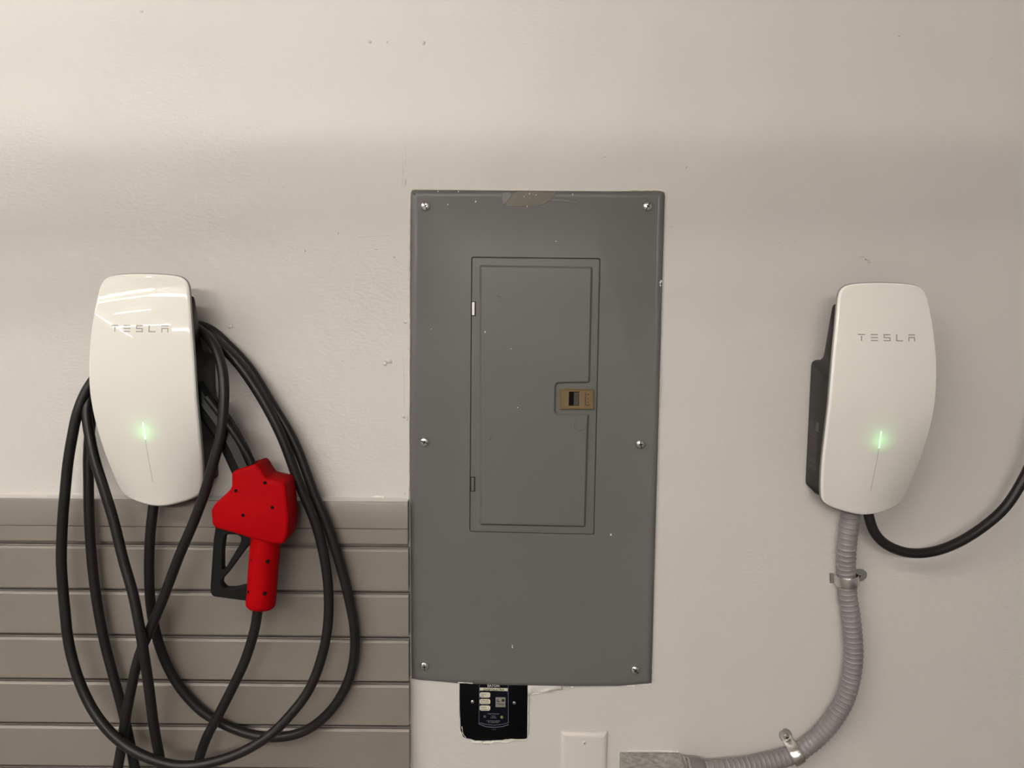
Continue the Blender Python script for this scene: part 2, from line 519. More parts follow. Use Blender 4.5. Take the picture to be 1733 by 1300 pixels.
# ------------------------------------------------------------------ electrical panel
panel = root('electrical_panel', at(900, 1157, 0), 'grey steel breaker panel with hinged door, set flush in the middle of the wall', 'electrical panel')
COVER = pxl([(697, 1147), (708, 1149), (738, 1151.5), (777, 1155), (850, 1158), (915, 1159), (969, 1160), (1046, 1159.5), (1075, 1157), (1102, 1154.5),
             (1113, 740), (1124.5, 331), (1122, 325.5), (1117, 324.5), (1000, 324), (850, 323), (703, 322), (698, 323), (696, 327), (694, 740)])
DOORPX = [(797.5, 434.5), (1016.5, 437), (1006, 905.5), (794.5, 900.5)]
DO = rounded(pxl(DOORPX, .005), .004)
bm = bmesh.new()
plate(bm, COVER, [(0, 0), (0, .0032), (.0008, .0042), (.0075, .0056), (.0105, .0050)], DO, [(0, .0050), (0.0004, .0045), (0.0006, .0005)])
obj('cover', bm, M['cover'], panel, angle=50)
bm = bmesh.new()
plate(bm, rounded(pxl(DOORPX, .005), .004), [(-.001, .0003), (-.001, .0008)])
obj('door_recess', bm, M['gap'], panel)
door_bm = bmesh.new()
DL = inset(ccw(DO), .0013)
EMB = rounded(pxl([(811, 448), (1003.5, 451), (999, 649), (942, 650), (941, 699), (997.5, 700), (991.5, 893), (811.5, 889.5)], .006), [.004, .004, .006, .005, .005, .003, .005, .003], 4)
plate(door_bm, DL, [(0, .001), (0, .0046), (.0007, .0053)], EMB, [(0, .0053), (.0004, .0054), (.0032, .0084), (.0038, .0088)])
# fill of the embossed top
E2 = inset(ccw(EMB), .0038)
bmt = [door_bm.verts.new((x, -.0088, z)) for x, z in E2]
fill(door_bm, [bmt])
door = obj('door', door_bm, M['cover'], panel, angle=12)
# latch
lb = bmesh.new()
LP = [(947.5, 658), (1004.5, 659), (1005, 692.5), (947.5, 692.5)]
SL = pxl([(963, 663), (980.5, 663), (980, 687), (962.5, 687)], .0095)
plate(lb, pxl(LP, .0085), [(0, .004), (0, .0092), (.0006, .0098), (.0016, .0098), (.0021, .0090)], SL, [(0, .0090), (0.0003, .0056)])
latch = obj('latch', lb, M['latch'], door)
bm = bmesh.new()
S1 = inset(ccw(SL), -.0004)
plate(bm, S1, [(0, .0050), (0, .0057)])
a, b = at(971.5, 664, .007), at(979, 686, .007)
obj('latch_recess', bm, M['gap'], door)
bm = bmesh.new(); box(bm, a.x, b.x, -.0078, -.0050, b.z, a.z)
obj('latch_slide', bm, M['latchdark'], door)
bm = bmesh.new()
a, b = at(990.5, 665, .009), at(991.5, 686, .009)
box(bm, a.x, b.x, -.0095, -.0085, b.z, a.z)
for yy, ww in ((668, 4), (675, 3), (681, 2), (686, 5)):
    c = at(995, yy, .009)
    box(bm, c.x - ww * .0003, c.x + ww * .0005, -.0094, -.0085, c.z - .001, c.z + .001)
obj('latch_marking', bm, M['latchdark'], door)
# embossed circle (open at its right) under the latch
bm = bmesh.new()
c = at(981.5, 719, .0085)
arc = [Vector((c.x + .0093 * math.cos(t), -.0088, c.z + .0100 * math.sin(t))) for t in [math.radians(38 + 284 * k / 40) for k in range(41)]]
sweep(bm, arc, .0007, 6)
obj('embossed_circle', bm, M['cover'], door)
# hinges
for (x, y0, y1, m) in ((801, 511, 534, 'steel'), (800, 808, 831, 'cover')):
    bm = bmesh.new()
    a, b = at(x - 2.6, y0, .006), at(x + 2.6, y1, .006)
    bx = [(a.x, a.z), (b.x, a.z), (b.x, b.z), (a.x, b.z)]
    plate(bm, rounded(bx, .001, 2), [(0, .003), (0, .0060), (.0006, .0068)])
    obj('hinge', bm, M[m], door, label='bare steel hinge tab' if m == 'steel' else None)
    bm = bmesh.new()
    plate(bm, [(a.x - .0008, a.z + .0008), (b.x + .0014, a.z + .0008), (b.x + .0014, b.z - .001), (a.x - .0008, b.z - .001)], [(0, .003), (0, .0054)])
    obj('hinge_slot', bm, M['gap'], door)
# screws
def screw(px, py, d, r, parent, ang, name='screw', m='steel', tall=.5):
    c = at(px, py, d)
    bm = bmesh.new()
    lathe(bm, (c.x, c.z), [(r, d - .001), (r, d + r * .12), (r * .93, d + r * tall * .55), (r * .72, d + r * tall * .85), (r * .4, d + r * tall), (r * .1, d + r * tall * 1.03)], 20)
    s = obj(name, bm, M[m], parent, angle=60)
    bm = bmesh.new()
    for k, (l, w_) in enumerate(((.80, .085), (.42, .10))):
        t = math.radians(ang + 90 * k)
        ux, uz = math.cos(t), math.sin(t)
        L = [(c.x + ux * r * l * a - uz * r * w_ * b, c.z + uz * r * l * a + ux * r * w_ * b) for a, b in ((-1, -1), (1, -1), (1, 1), (-1, 1))]
        plate(bm, L, [(0, d + r * tall * .5), (0, d + r * tall * 1.06)])
    obj('screw_slot', bm, M['gap'], s)
    return s
for (x, y, an) in ((720, 349, 115), (1096, 349.5, 60), (718.5, 748, 160), (1084, 752, 100), (718.5, 1127.5, 95), (1075, 1134, 135)):
    screw(x, y, .005, .0076, panel, an)
# adhesive residue and chipped tape at the top edge
bm = bmesh.new()
plate(bm, pxl([(866, 331), (875, 324.2), (941, 324.4), (937, 333), (931, 340), (920, 346), (908, 349), (880, 349.5), (853, 349), (859, 341)], .0056), [(0, .0052), (.0003, .00585)])
obj('tape_residue', bm, M['residue'], panel, label='brown tape residue')
bm = bmesh.new()
plate(bm, pxl([(849, 340), (851, 326), (862, 325), (866, 331), (858, 342), (853, 347)], .0056), [(0, .0052), (.0003, .0058)])
obj('tape_film', bm, M['cover'], panel)
bm = bmesh.new()
plate(bm, pxl([(930, 337), (950, 337), (975, 342), (976, 344), (950, 341), (934, 341)], .0056), [(0, .0052), (.0003, .0058)])
obj('tape_film', bm, M['cover'], panel)
# paint flecks and scuffs
bm = bmesh.new()
for (x, y, r) in ((805, 341, 1.6), (758, 346, 1.2), (892, 349, 1.6), (969, 329, 1.3), (741, 324, 1.4), (776, 324, 1.6), (865, 590.5, 1), (876, 690, 1.2), (1034, 905, 2), (867, 1093, 1.5), (867, 1096, 1.5),
                  (941, 408, 1), (821, 562, 1.6), (1119, 476, 2.4), (1118, 483, 2), (1118, 478, 2.4), (730, 557, 1), (896, 328, 1.2), (887, 333, 1.2), (907, 330, 1.1)):
    d = .0091 if 812 < x < 990 and 450 < y < 889 else .0058
    c = at(x, y, d)
    plate(bm, [(c.x + math.cos(2 * PI * k / 7) * r * .0007 * random.uniform(.6, 1.2), c.z + math.sin(2 * PI * k / 7) * r * .0009 * random.uniform(.6, 1.3)) for k in range(7)], [(0, d - .0008), (.0001, d + .0001)])
obj('paint_flecks', bm, M['fleck'], panel, kind='stuff')
bm = bmesh.new()
for (x, y, rx, rz) in ((844, 501.5, 3.4, 1.2), (847, 503, 1.5, 1.0), (845, 510, 1.4, 1.5), (848, 509, 1.0, .8), (822, 547.5, 1.4, 1.0), (819, 536, 1, 1), (829, 744, 2.0, 2.2), (831, 741, 1.5, 1.5), (834, 735, 1, 1.2),
                       (971, 551, 1.6, .9), (811, 883, 1.3, 1.3), (857, 888, 1.2, 1.2), (1016.5, 469, 1.5, 2), (1016, 481, 1.2, 1.6), (975, 347, 1.6, 1.2)):
    d = .0091 if 812 < x < 990 and 450 < y < 889 else .0058
    c = at(x, y, d)
    plate(bm, [(c.x + math.cos(2 * PI * k / 8) * rx * .0009 * random.uniform(.5, 1.2), c.z + math.sin(2 * PI * k / 8) * rz * .0009 * random.uniform(.5, 1.2)) for k in range(8)], [(0, d - .0008), (.0001, d)])
obj('scuff_marks', bm, M['scuff'], panel, kind='stuff')

# ragged paint bead around the cover, left on the wall
def bead(P, r, m='bead', d=.001, wob=.5, name='paint_bead', seed=1):
    rr = random.Random(seed)
    bm = bmesh.new()
    pts = resample(spline([at(x, y, d) for x, y in P]), .0035)
    pts = [p + Vector((rr.uniform(-1, 1), 0, rr.uniform(-1, 1))) * r * .35 for p in pts]
    vals = [r * (1 + wob * rr.uniform(-1, 1)) for _ in pts]
    sweep(bm, pts, lambda i, s: vals[i], 7)
    return obj(name, bm, M[m], parent=wall, angle=60)
bead([(697, 320.5), (740, 321), (776, 321.5), (830, 322), (880, 322.5)], .0012, seed=2)
bead([(880, 322.5), (960, 323), (1040, 323.5), (1070, 323)], .0009, seed=3)
bead([(1066, 321), (1085, 322.5), (1120, 323), (1126, 327), (1126, 345)], .0013, seed=4)
bead([(694.5, 325), (693.5, 400), (693, 560), (692.5, 700), (692.2, 845)], .0014, 'wall', seed=5)
bead([(1126, 345), (1122, 470), (1116, 700), (1110, 900), (1104, 1100), (1103.5, 1150)], .0011, 'wall', seed=6)
bead([(1062, 1159.5), (1078, 1159), (1098, 1158.5), (1103.5, 1153)], .0013, 'plaster', seed=7)
bead([(1061, 1161), (1075, 1161.5)], .0013, 'plaster', seed=8)
bead([(703, 1149.5), (720, 1151), (733, 1152.5)], .0008, 'plaster', seed=9)
bead([(925, 1160.5), (938, 1161)], .0012, 'plaster', seed=10)
bead([(966, 1162), (969, 1163.5)], .0022, 'plaster', seed=11)
bead([(1010, 1161), (1030, 1160.8)], .0008, 'plaster', seed=12)
# torn flap of drywall paper under the cover
bm = bmesh.new()
gx, gz = 12, 4
G = []
for j in range(gz + 1):
    row = []
    for i in range(gx + 1):
        s, t = i / gx, j / gz
        x = 893 + 59 * s
        y0 = 1159.5
        y1 = 1177 - 11 * s if s < .85 else 1167.5
        p = at(x, y0 + (y1 - y0) * t, .0016 + .0022 * math.sin(s * 9 + t * 3) * t + random.uniform(0, .0012) + .001 * t)
        row.append(bm.verts.new(p))
    G.append(row)
for j in range(gz):
    for i in range(gx):
        bm.faces.new((G[j][i], G[j][i + 1], G[j + 1][i + 1], G[j + 1][i]))
fl = obj('torn_paper_flap', bm, M['wall'], parent=wall, angle=25)
so = fl.modifiers.new('thick', 'SOLIDIFY'); so.thickness = .0006
for P in (((953, 1162), (957, 1165), (960, 1167)), ((958, 1166.5), (962, 1165), (965, 1163))):
    bead(P, .0012, 'wall', .002, seed=P[0][0])
bead([(896, 1176), (905, 1174.5), (917, 1173)], .0011, 'plaster', .002, seed=20)

# ------------------------------------------------------------------ surge protector
SPD = pxl([(778, 1150), (893, 1152), (893, 1160), (892.5, 1200), (892, 1249), (888, 1250.8), (870, 1251), (850, 1252.5), (820, 1254), (804, 1253.5), (797, 1251), (788, 1249.5), (782.5, 1246), (779.5, 1236), (778.3, 1200)], .001)
spd = root('surge_protector', at(836, 1252, 0), 'black surge protector plate with cream lettering, below the breaker panel', 'surge protector')
bm = bmesh.new()
plate(bm, SPD, [(0, 0), (0, .0010), (.0006, .0013)])
obj('face_plate', bm, M['spd'], spd)
D0 = .0013
def flatp(name, P, m, d0, d1, parent, b=.0002, r=0, n=4):
    bm = bmesh.new()
    L = pxl(P, d1)
    if r: L = rounded(L, r, n)
    plate(bm, L, [(0, d0), (0, d1 - b), (b, d1)])
    return obj(name, bm, M[m], parent)
arc = [(860.5, 1223.5), (850, 1227), (836, 1228.5), (822, 1227), (810.5, 1223)]
lab = flatp('label', [(811.5, 1151), (860.5, 1151.5)] + arc, 'spdlabel', D0, .0022, spd)
def line(P, r, m, parent, d, name):
    bm = bmesh.new()
    sweep(bm, [at(x, y, d) for x, y in P], r, 6, squash=(1, .4))
    return obj(name, bm, M[m], parent)
line([(811.4, 1158.5), (811, 1190), (810.5, 1223.5)], .00035, 'blueline', spd, .0022, 'label_border')
line([(860, 1158.5), (860.2, 1190), (860.2, 1223.5)], .00045, 'blueline', spd, .0022, 'label_border')
line([(811.5, 1223.5), (822, 1226.2), (836, 1227.5), (850, 1226.2), (860, 1223.5)], .0004, 'blueline', spd, .0022, 'label_border')
line([(809.5, 1225), (822, 1230), (836, 1231.3), (850, 1230), (860.5, 1226.5)], .0006, 'blueline', spd, .0018, 'label_border')
flatp('title_strip', [(812, 1164), (859, 1165), (859, 1170), (812, 1169)], 'cream', .002, .0024, spd)
def txt(s, h, px, py, m, parent, d=.0025, align='LEFT', sx=1.0, name='lettering', bold=0.0):
    p = at(px, py, d)
    bm = text_bm(s, h, p.x, p.z, d, align, .0001, sx, bold)
    return obj(name, bm, M[m], parent)
txt('EATON', .0060, 835, 1162.8, 'white', spd, align='CENTER', bold=.0001)
txt('CHSPT2ULTRA', .0052, 835.5, 1169.1, 'blacktext', spd, d=.0026, align='CENTER', sx=1.02, bold=.0001)
for k, (a_, b_) in enumerate((('Type 2', 'SPD'), ('All Phases', 'Protected'), ('Default', 'Contact: Yes'))):
    y = 1172 + 11.1 * k
    flatp('status_tab', [(811.6, y), (829.8, y + .2), (829.8, y + 9), (811.6, y + 8.8)], 'cream', .002, .0024, spd, r=.0035)
    txt(a_, .0033, 813.3, y + 4.1, 'blacktext', spd, d=.0026)
    txt(b_, .0033, 813.3, y + 7.6, 'blacktext', spd, d=.0026)
sq = flatp('certification_sticker', [(838.8, 1180.3), (855.4, 1180.5), (855.3, 1197.2), (838.7, 1197)], 'greysq', .002, .0024, spd)
for (x, y, r) in ((851.3, 1185.5, 2.7), (842, 1184.5, 1.1)):
    bm = bmesh.new(); c = at(x, y, .0024)
    lathe(bm, (c.x, c.z), [(r / 1065, .0022), (r / 1065, .0026)], 14)
    obj('printed_mark', bm, M['blacktext'], spd)
line([(840.5, 1186.5), (845.5, 1187.5)], .0008, 'blacktext', spd, .0025, 'printed_mark')
line([(841, 1191.5), (853, 1192.3)], .0006, 'blacktext', spd, .0025, 'printed_mark')
txt('Surge Protection', .0030, 835, 1209, 'greytext', spd, align='CENTER', sx=.95)
txt('Status', .0028, 835.3, 1213, 'greytext', spd, align='CENTER')
txt('Indicator', .0028, 835.3, 1215.8, 'greytext', spd, align='CENTER')
txt('Surge Protective Device', .0026, 835, 1221, 'greytext', spd, align='CENTER', sx=.9)
txt('for Indoor Panel', .0026, 835, 1223.5, 'greytext', spd, align='CENTER')
txt('1  M   3', .0024, 835, 1236, 'greytext', spd, d=.0015, align='CENTER')
for (x, y, m, r) in ((820.5, 1213, 'ledgrey', 2.6), (849.4, 1214, 'ledgreen', 2.9)):
    bm = bmesh.new(); c = at(x, y, .0024); r = r / 1065
    lathe(bm, (c.x, c.z), [(r, .002), (r, .0028), (r * .8, .0036), (r * .4, .0040)], 16)
    obj('status_lens', bm, M[m], spd)
screw(799.6, 1187.7, .0013, .0028, spd, 60)
screw(870.4, 1189.8, .0013, .0027, spd, 50)
# ragged drywall cut around it
bead([(797, 1253), (803, 1256), (812, 1256), (822, 1257), (834, 1256), (846, 1255), (856, 1256), (868, 1254)], .0016, 'plaster', .0012, .6, 'plaster_edge', 30)
bead([(853, 1252.5), (865, 1252), (880, 1252.3), (891, 1252)], .0010, 'plaster', .0018, .3, 'plaster_edge', 31)
bead([(778, 1228), (780, 1240), (785, 1249), (791, 1251)], .0012, 'plaster', .0012, .6, 'plaster_edge', 32)
bead([(781.5, 1230), (784, 1243), (789, 1249)], .0006, 'plaster', .0020, .5, 'plaster_edge', 33)
bead([(776.8, 1156), (776.8, 1180), (776.9, 1215)], .0009, 'wall', .0010, .3, 'plaster_edge', 34)
bead([(894, 1164), (894.5, 1185), (893.8, 1215), (893.6, 1245)], .0010, 'wall', .0012, .5, 'plaster_edge', 35)
bead([(775, 1155.5), (790, 1156), (800, 1157)], .0007, 'plaster', .0045, .4, 'plaster_edge', 36)
for (x, y) in ((824, 1255), (841, 1254.5), (815, 1258), (830, 1258.5)):
    lump(x, y, .0035, .002, .0022, M['plaster'], name='plaster_chip')

# ------------------------------------------------------------------ blank wall plate
bp = root('blank_wall_plate', at(988, 1300, 0), 'white blank switch plate at the lower edge, left of the galvanised box', 'wall plate')
tl, tr = at(949, 1237.5, .002), at(1028, 1239, .002)
W0 = tr.x - tl.x; H0 = .117
bm = bmesh.new()
prev = None
for t, d in [(0, 0), (0, .0020), (.0006, .0030), (.003, .0050), (.006, .0062), (.009, .0067)]:
    q = rounded([(tl.x + t, tl.z - t), (tr.x - t, tl.z - t), (tr.x - t, tl.z - H0 + t), (tl.x + t, tl.z - H0 + t)], max(.0022 - t, .0006), 3)
    ring = [bm.verts.new((x, -d, z)) for x, z in q]
    if prev: ring_faces(bm, prev, ring)
    prev = ring
fill(bm, [prev])
obj('plate', bm, M['platewhite'], bp, angle=50)
cx = (tl.x + tr.x) / 2
screw(989, 1257.5, .0064, .0033, bp, 70, m='platewhite')
cc = at(989, 1257.5, .0064)
bm = bmesh.new(); lathe(bm, (cx, cc.z - .0605), [(.0033, .006), (.0033, .0075), (.002, .0082)], 16)
obj('screw', bm, M['platewhite'], bp)

# ------------------------------------------------------------------ slatwall
SD = .018
SX1 = at(691.5, 1080, SD).x
SX0 = -2.35
slw = root('slatwall', (-.6, 0, at(0, 1296, 0).z), 'taupe slatwall panel with horizontal grooves, behind the hanging cable loops', 'slatwall')
def zed(y, d=SD): return at(0, y, d).z
def slat(prof, name='slat', x1=SX1):
    bm = bmesh.new()
    A = [bm.verts.new((SX0, -d, z)) for d, z in prof]
    B = [bm.verts.new((x1, -d, z)) for d, z in prof]
    ring_faces(bm, A, B)
    bm.faces.new(A); bm.faces.new(B)
    return obj(name, bm, M['slat'], slw, angle=25)
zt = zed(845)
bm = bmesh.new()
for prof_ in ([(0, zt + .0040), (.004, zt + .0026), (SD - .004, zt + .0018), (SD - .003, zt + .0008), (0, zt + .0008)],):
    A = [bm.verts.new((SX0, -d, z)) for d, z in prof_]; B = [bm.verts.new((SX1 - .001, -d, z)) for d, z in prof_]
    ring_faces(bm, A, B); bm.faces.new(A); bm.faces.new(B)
obj('wall_tone_strip', bm, M['wall'], slw, angle=20)  # wall-coloured strip along the top of the slatwall

# top cap strip and narrow first slat
slat([(0, zt + .0012), (SD - .0025, zt + .0012), (SD - .0008, zt + .0006), (SD, zt - .0012), (SD, zed(889) + .0006), (SD - .0015, zed(889)), (0, zed(889))], 'top_slat', SX1 - .0006)
slat([(0, zed(889.5)), (SD - .003, zed(889.5)), (SD - .0012, zed(890)), (SD - .0002, zed(891)), (SD - .0002, zed(914)), (SD - .0008, zed(915)), (.011, zed(915)), (0, zed(914))], 'top_slat', SX1 - .0006)
ys = [(925, 993), (1002.5, 1070), (1080, 1146), (1155.5, 1221), (1230.5, 1294), (1303.5, 1367), (1376.5, 1440)]
for k, (a, b) in enumerate(ys):
    za, zb = zed(a), zed(b) - .0012
    slat([(0, za + .0012), (.0085, za + .0012), (.0090, za + .0004), (SD - .0030, za + .0010), (SD - .0005, za - .0015), (SD, za - .0025),
          (SD, zb + .0010), (SD - .0008, zb), (SD - .0025, zb), (SD - .0025, zb + .0022), (0, zb + .0022)])
boxo('backing', SX0, SX1 - .002, -.0020, 0, zed(1440), zt - .002, M['slat'], parent=slw)
for (x, y) in ((677.5, 923), (678, 1077.5), (677.5, 1229)):
    screw(x, y - 2, .0040, .0026, slw, 45, m='dullsteel')

# ------------------------------------------------------------------ wall chargers
def outline(n=220):
    H = [(0, .1512), (.030, .1503), (.050, .1475), (.0600, .1415), (.0648, .1315), (.0680, .113), (.0722, .078), (.0757, .040), (.0775, .003), (.0778, -.030),
         (.0768, -.070), (.0735, -.115), (.0688, -.150), (.0650, -.170), (.0618, -.1805), (.0560, -.1872), (.0450, -.1924), (.030, -.1968), (.015, -.2002), (0, -.2016)]
    full = H + [(-x, z) for x, z in H[-2:0:-1]]
    P = [Vector((x, z, 0)) for x, z in full]
    P = P + [P[0]]
    m = len(full)
    # closed Catmull-Rom
    out = []
    for i in range(m):
        p0, p1, p2, p3 = P[(i - 1) % m], P[i % m], P[(i + 1) % m], P[(i + 2) % m]
        for k in range(12):
            t = k / 12
            out.append(.5 * ((2 * p1) + (p2 - p0) * t + (2 * p0 - 5 * p1 + 4 * p2 - p3) * t * t + (3 * p1 - p0 - 3 * p2 + p3) * t ** 3))
    out.append(out[0])
    L = sum((out[i + 1] - out[i]).length for i in range(len(out) - 1))
    R = resample(out, L / n)[:n]
    return [(p.x, p.y) for p in R]
DP = [(-.21, .0655), (-.2015, .0680), (-.15, .0850), (-.10, .0985), (-.05, .1072), (0, .1105), (.05, .1080), (.10, .1000), (.15, .0855), (.16, .082)]
def dprof(z):
    # smooth interpolation of DP (finite-difference hermite)
    for i in range(len(DP) - 1):
        if z <= DP[i + 1][0] or i == len(DP) - 2:
            z0, d0 = DP[i]; z1, d1 = DP[i + 1]
            def sl(j):
                a = max(j - 1, 0); b = min(j + 1, len(DP) - 1)
                return (DP[b][1] - DP[a][1]) / (DP[b][0] - DP[a][0])
            h = z1 - z0; t = (z - z0) / h
            m0, m1 = sl(i) * h, sl(i + 1) * h
            return (2 * t**3 - 3 * t**2 + 1) * d0 + (t**3 - 2 * t**2 + t) * m0 + (-2 * t**3 + 3 * t**2) * d1 + (t**3 - t**2) * m1
def dsurf(x, z):
    k = 1.0 + 3.8 * max(0, min(1, (-.02 - z) / .17)) ** 1.3
    return dprof(z) - k * x * x
OUT = outline()
OC = (0, -.025)
def shell_mesh():
    """glossy face: domed front, rounded rim, short return"""
    bm = bmesh.new()
    n = len(OUT)
    L = ccw(OUT)
    rings = []
    E = .0032
    # rim rings (from the back)
    for t, dd in ((.0008, -.0050), (.0, -.0044), (0.0, -.0026), (.0003, -.0019), (.0017, -.0005), (.0023, -.0001), (E, 0)):
        rings.append([bm.verts.new((x, -(dsurf(x, z) + dd), z)) for x, z in inset(L, t)])
    I = inset(L, E)
    for s in [.985, .97, .94, .90, .85, .79, .72, .64, .56, .48, .40, .32, .24, .16, .09, .04]:
        rings.append([bm.verts.new((OC[0] + (x - OC[0]) * s, -dsurf(OC[0] + (x - OC[0]) * s, OC[1] + (z - OC[1]) * s), OC[1] + (z - OC[1]) * s)) for x, z in I])
    for a, b in zip(rings, rings[1:]): ring_faces(bm, a, b)
    bm.faces.ensure_lookup_table()
    for f in bm.faces[2 * n:5 * n]: f.material_index = 1  # bevel faces take the painted highlight colour
    c = bm.verts.new((OC[0], -dsurf(*OC), OC[1]))
    for i in range(n): bm.faces.new((rings[-1][i], rings[-1][(i + 1) % n], c))
    return bm
def rim_mesh(rings_):
    bm = bmesh.new()
    L = ccw(OUT)
    R = [[bm.verts.new((x, -(dsurf(x, z) + dd), z)) for x, z in inset(L, t)] for t, dd in rings_]
    for a, b in zip(R, R[1:]): ring_faces(bm, a, b)
    return bm
def bar_on_shell(bm, x0, z0, x1, z1, w_, lift=.00012):
    """a flat printed stroke following the face"""
    a, b = Vector((x0, z0)), Vector((x1, z1))
    t = (b - a).normalized(); nn = Vector((-t.y, t.x)) * w_ / 2
    m = 6; prev = None
    for i in range(m + 1):
        p = a.lerp(b, i / m)
        q = [p + nn, p - nn]
        vs = [bm.verts.new((v.x, -(dsurf(v.x, v.y) + lift), v.y)) for v in q]
        vb = [bm.verts.new((v.x, -(dsurf(v.x, v.y) - .0004), v.y)) for v in q]
        if prev:
            bm.faces.new((prev[0], prev[1], vs[1], vs[0]))
            bm.faces.new((prev[2], vb[0], vb[1], prev[3]))
            bm.faces.new((prev[0], vs[0], vb[0], prev[2]))
            bm.faces.new((prev[1], prev[3], vb[1], vs[1]))
        prev = vs + vb
def glyph(ch, x, z, w_, h, s):
    bm = bmesh.new()
    if ch == 'T':
        bar_on_shell(bm, x, z + h - s / 2, x + w_, z + h - s / 2, s)
        bar_on_shell(bm, x + w_ / 2, z + h - s * 1.7, x + w_ / 2, z, s)
    elif ch == 'E':
        for k in (s / 2, h / 2, h - s / 2): bar_on_shell(bm, x, z + k, x + w_, z + k, s)
    elif ch == 'S':
        for k in (s / 2, h / 2, h - s / 2): bar_on_shell(bm, x, z + k, x + w_, z + k, s)
        bar_on_shell(bm, x + s / 2, z + h / 2, x + s / 2, z + h - s / 2, s)
        bar_on_shell(bm, x + w_ - s / 2, z + s / 2, x + w_ - s / 2, z + h / 2, s)
    elif ch == 'L':
        bar_on_shell(bm, x + s / 2, z + h, x + s / 2, z, s)
        bar_on_shell(bm, x, z + s / 2, x + w_, z + s / 2, s)
    else:
        bar_on_shell(bm, x, z + h - s / 2, x + w_, z + h - s / 2, s)
        bar_on_shell(bm, x, z + h * .55, x + w_, z + h * .55, s)
        bar_on_shell(bm, x + s / 2, z + h * .55, x + s / 2, z, s)
        bar_on_shell(bm, x + w_ - s / 2, z + h * .55, x + w_ - s / 2, z, s)
    return bm

BW = .0685
def body_mesh():
    """side profile extruded across: hooked neck above a wide wall box"""
    P = [(.076, .120), (.072, .118), (.064, .098), (.056, .070), (.050, .048), (.046, .040), (.036, .0345), (.012, .0325), (.003, .029), (0, .022),
         (0, -.165), (.004, -.171), (.030, -.178), (.048, -.181), (.060, -.181), (.066, -.168), (.084, -.12), (.092, -.06), (.094, .0), (.090, .06), (.083, .11)]
    P = [(d if d < .06 else max(.05, min(d, dprof(z) - .018)), z) for d, z in P]
    bm = bmesh.new()
    rings = []
    for x, t in ((-BW, .004), (-BW + .0012, .0012), (-BW + .004, 0), (BW - .004, 0), (BW - .0012, .0012), (BW, .004)):
        Q = inset(ccw([(d, z) for d, z in P]), t)
        Q = [(max(d, 0), z) for d, z in Q]
        def hw(d, z):
            if d > .045 and z < -.12: return min(abs(x), .0625 + .25 * (z + .15))
            if z < -.168: return abs(x) - .004
            return abs(x)
        rings.append([bm.verts.new((math.copysign(hw(d, z), x), -d, z)) for d, z in Q])
    for a, b in zip(rings, rings[1:]): ring_faces(bm, a, b)
    for r_ in (rings[0], rings[-1]):
        polys = [[Vector((v.co.y, v.co.z, 0)) for v in r_]]
        for t in tessellate_polygon(polys): bm.faces.new([r_[i] for i in t])
    return bm

def make_charger(loc, label):
    r = root('wall_charger', (0, 0, 0), label, 'car charger', 'white wall chargers either side of the panel')
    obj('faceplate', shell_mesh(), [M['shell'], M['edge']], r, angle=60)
    obj('gasket', rim_mesh([(.0010, -.0040), (.0007, -.0043), (.0007, -.0054), (.0020, -.0056)]), M['rim'], r, angle=60)
    obj('back_rim', rim_mesh([(.0030, -.0050), (.0, -.0052), (-.0010, -.0056), (-.0011, -.0064), (-.0004, -.0076), (.0006, -.0084), (.006, -.0086)]), M['backrim'], r, angle=60)
    body = obj('body', body_mesh(), M['body'], r, angle=30)
    # lettering, each letter its own piece
    h, w_, s = .0102, .0102, .0017
    x = -.0415
    for ch in 'TESLA':
        obj('letter', glyph(ch, x, .0665, w_, h, s), M['logo'], r)
        x += .0182
    # status light and the fine line engraved below it
    bm = bmesh.new()
    bar_on_shell(bm, -.0004, -.0655, 0, -.0915, .0014, .0003)
    obj('status_light', bm, M['led'], r, label='glowing green status light')
    bm = bmesh.new()
    bar_on_shell(bm, 0, -.0925, 0, -.160, .0006, .00005)
    obj('engraved_line', bm, M['logo'], r)
    # added hidden ring that keeps the status lamp's glow from leaking sideways
    bm = bmesh.new()
    d1 = dprof(-.077)
    prev = None
    for rr_, dd in ((.021, d1 - .0045), (.021, d1 - .0195), (.0225, d1 - .0195), (.0225, d1 - .0045)):
        ring = [bm.verts.new((math.cos(2 * PI * k / 28) * rr_, -dd, -.077 + math.sin(2 * PI * k / 28) * rr_)) for k in range(28)]
        if prev: ring_faces(bm, prev, ring)
        prev = ring
    obj('light_block_ring', bm, M['body'], body)
    # print on the left flank
    bm = bmesh.new()
    X = -BW - .0001
    def pb(d0, d1, z0, z1):
        box(bm, X - .0001, X + .0008, -d1, -d0, z0, z1)
    rr = random.Random(3)
    pb(.008, .022, -.0600, -.0590)
    z = -.0625
    blocks = [10, 6, 7, 8, 8, 6]
    for nb in blocks:
        for k in range(nb):
            e = .030 if nb == 10 and k < 8 else .046
            pb(.008, e - rr.uniform(0, .006), z - .0006, z)
            z -= .0016
        z -= .0012
    pb(.034, .046, -.0770, -.0625)
    obj('flank_print', bm, M['flankprint'], body, label='rows of small grey print')
    r.location = loc
    return r

def copy_tree(o, parent=None):
    c = o.copy()
    COL.objects.link(c)
    c.parent = parent
    for ch in list(o.children): copy_tree(ch, c)
    return c

LC = Vector((-.5405, 0, 1.392))
RC = Vector((.5428, 0, 1.3890))
ch1 = make_charger(LC, 'white wall charger with black cable wound behind it, upper left above the slatwall')
ch2 = copy_tree(ch1)
ch2.location = RC
ch2['label'] = 'white wall charger on bare wall at right, grey conduit entering from below'
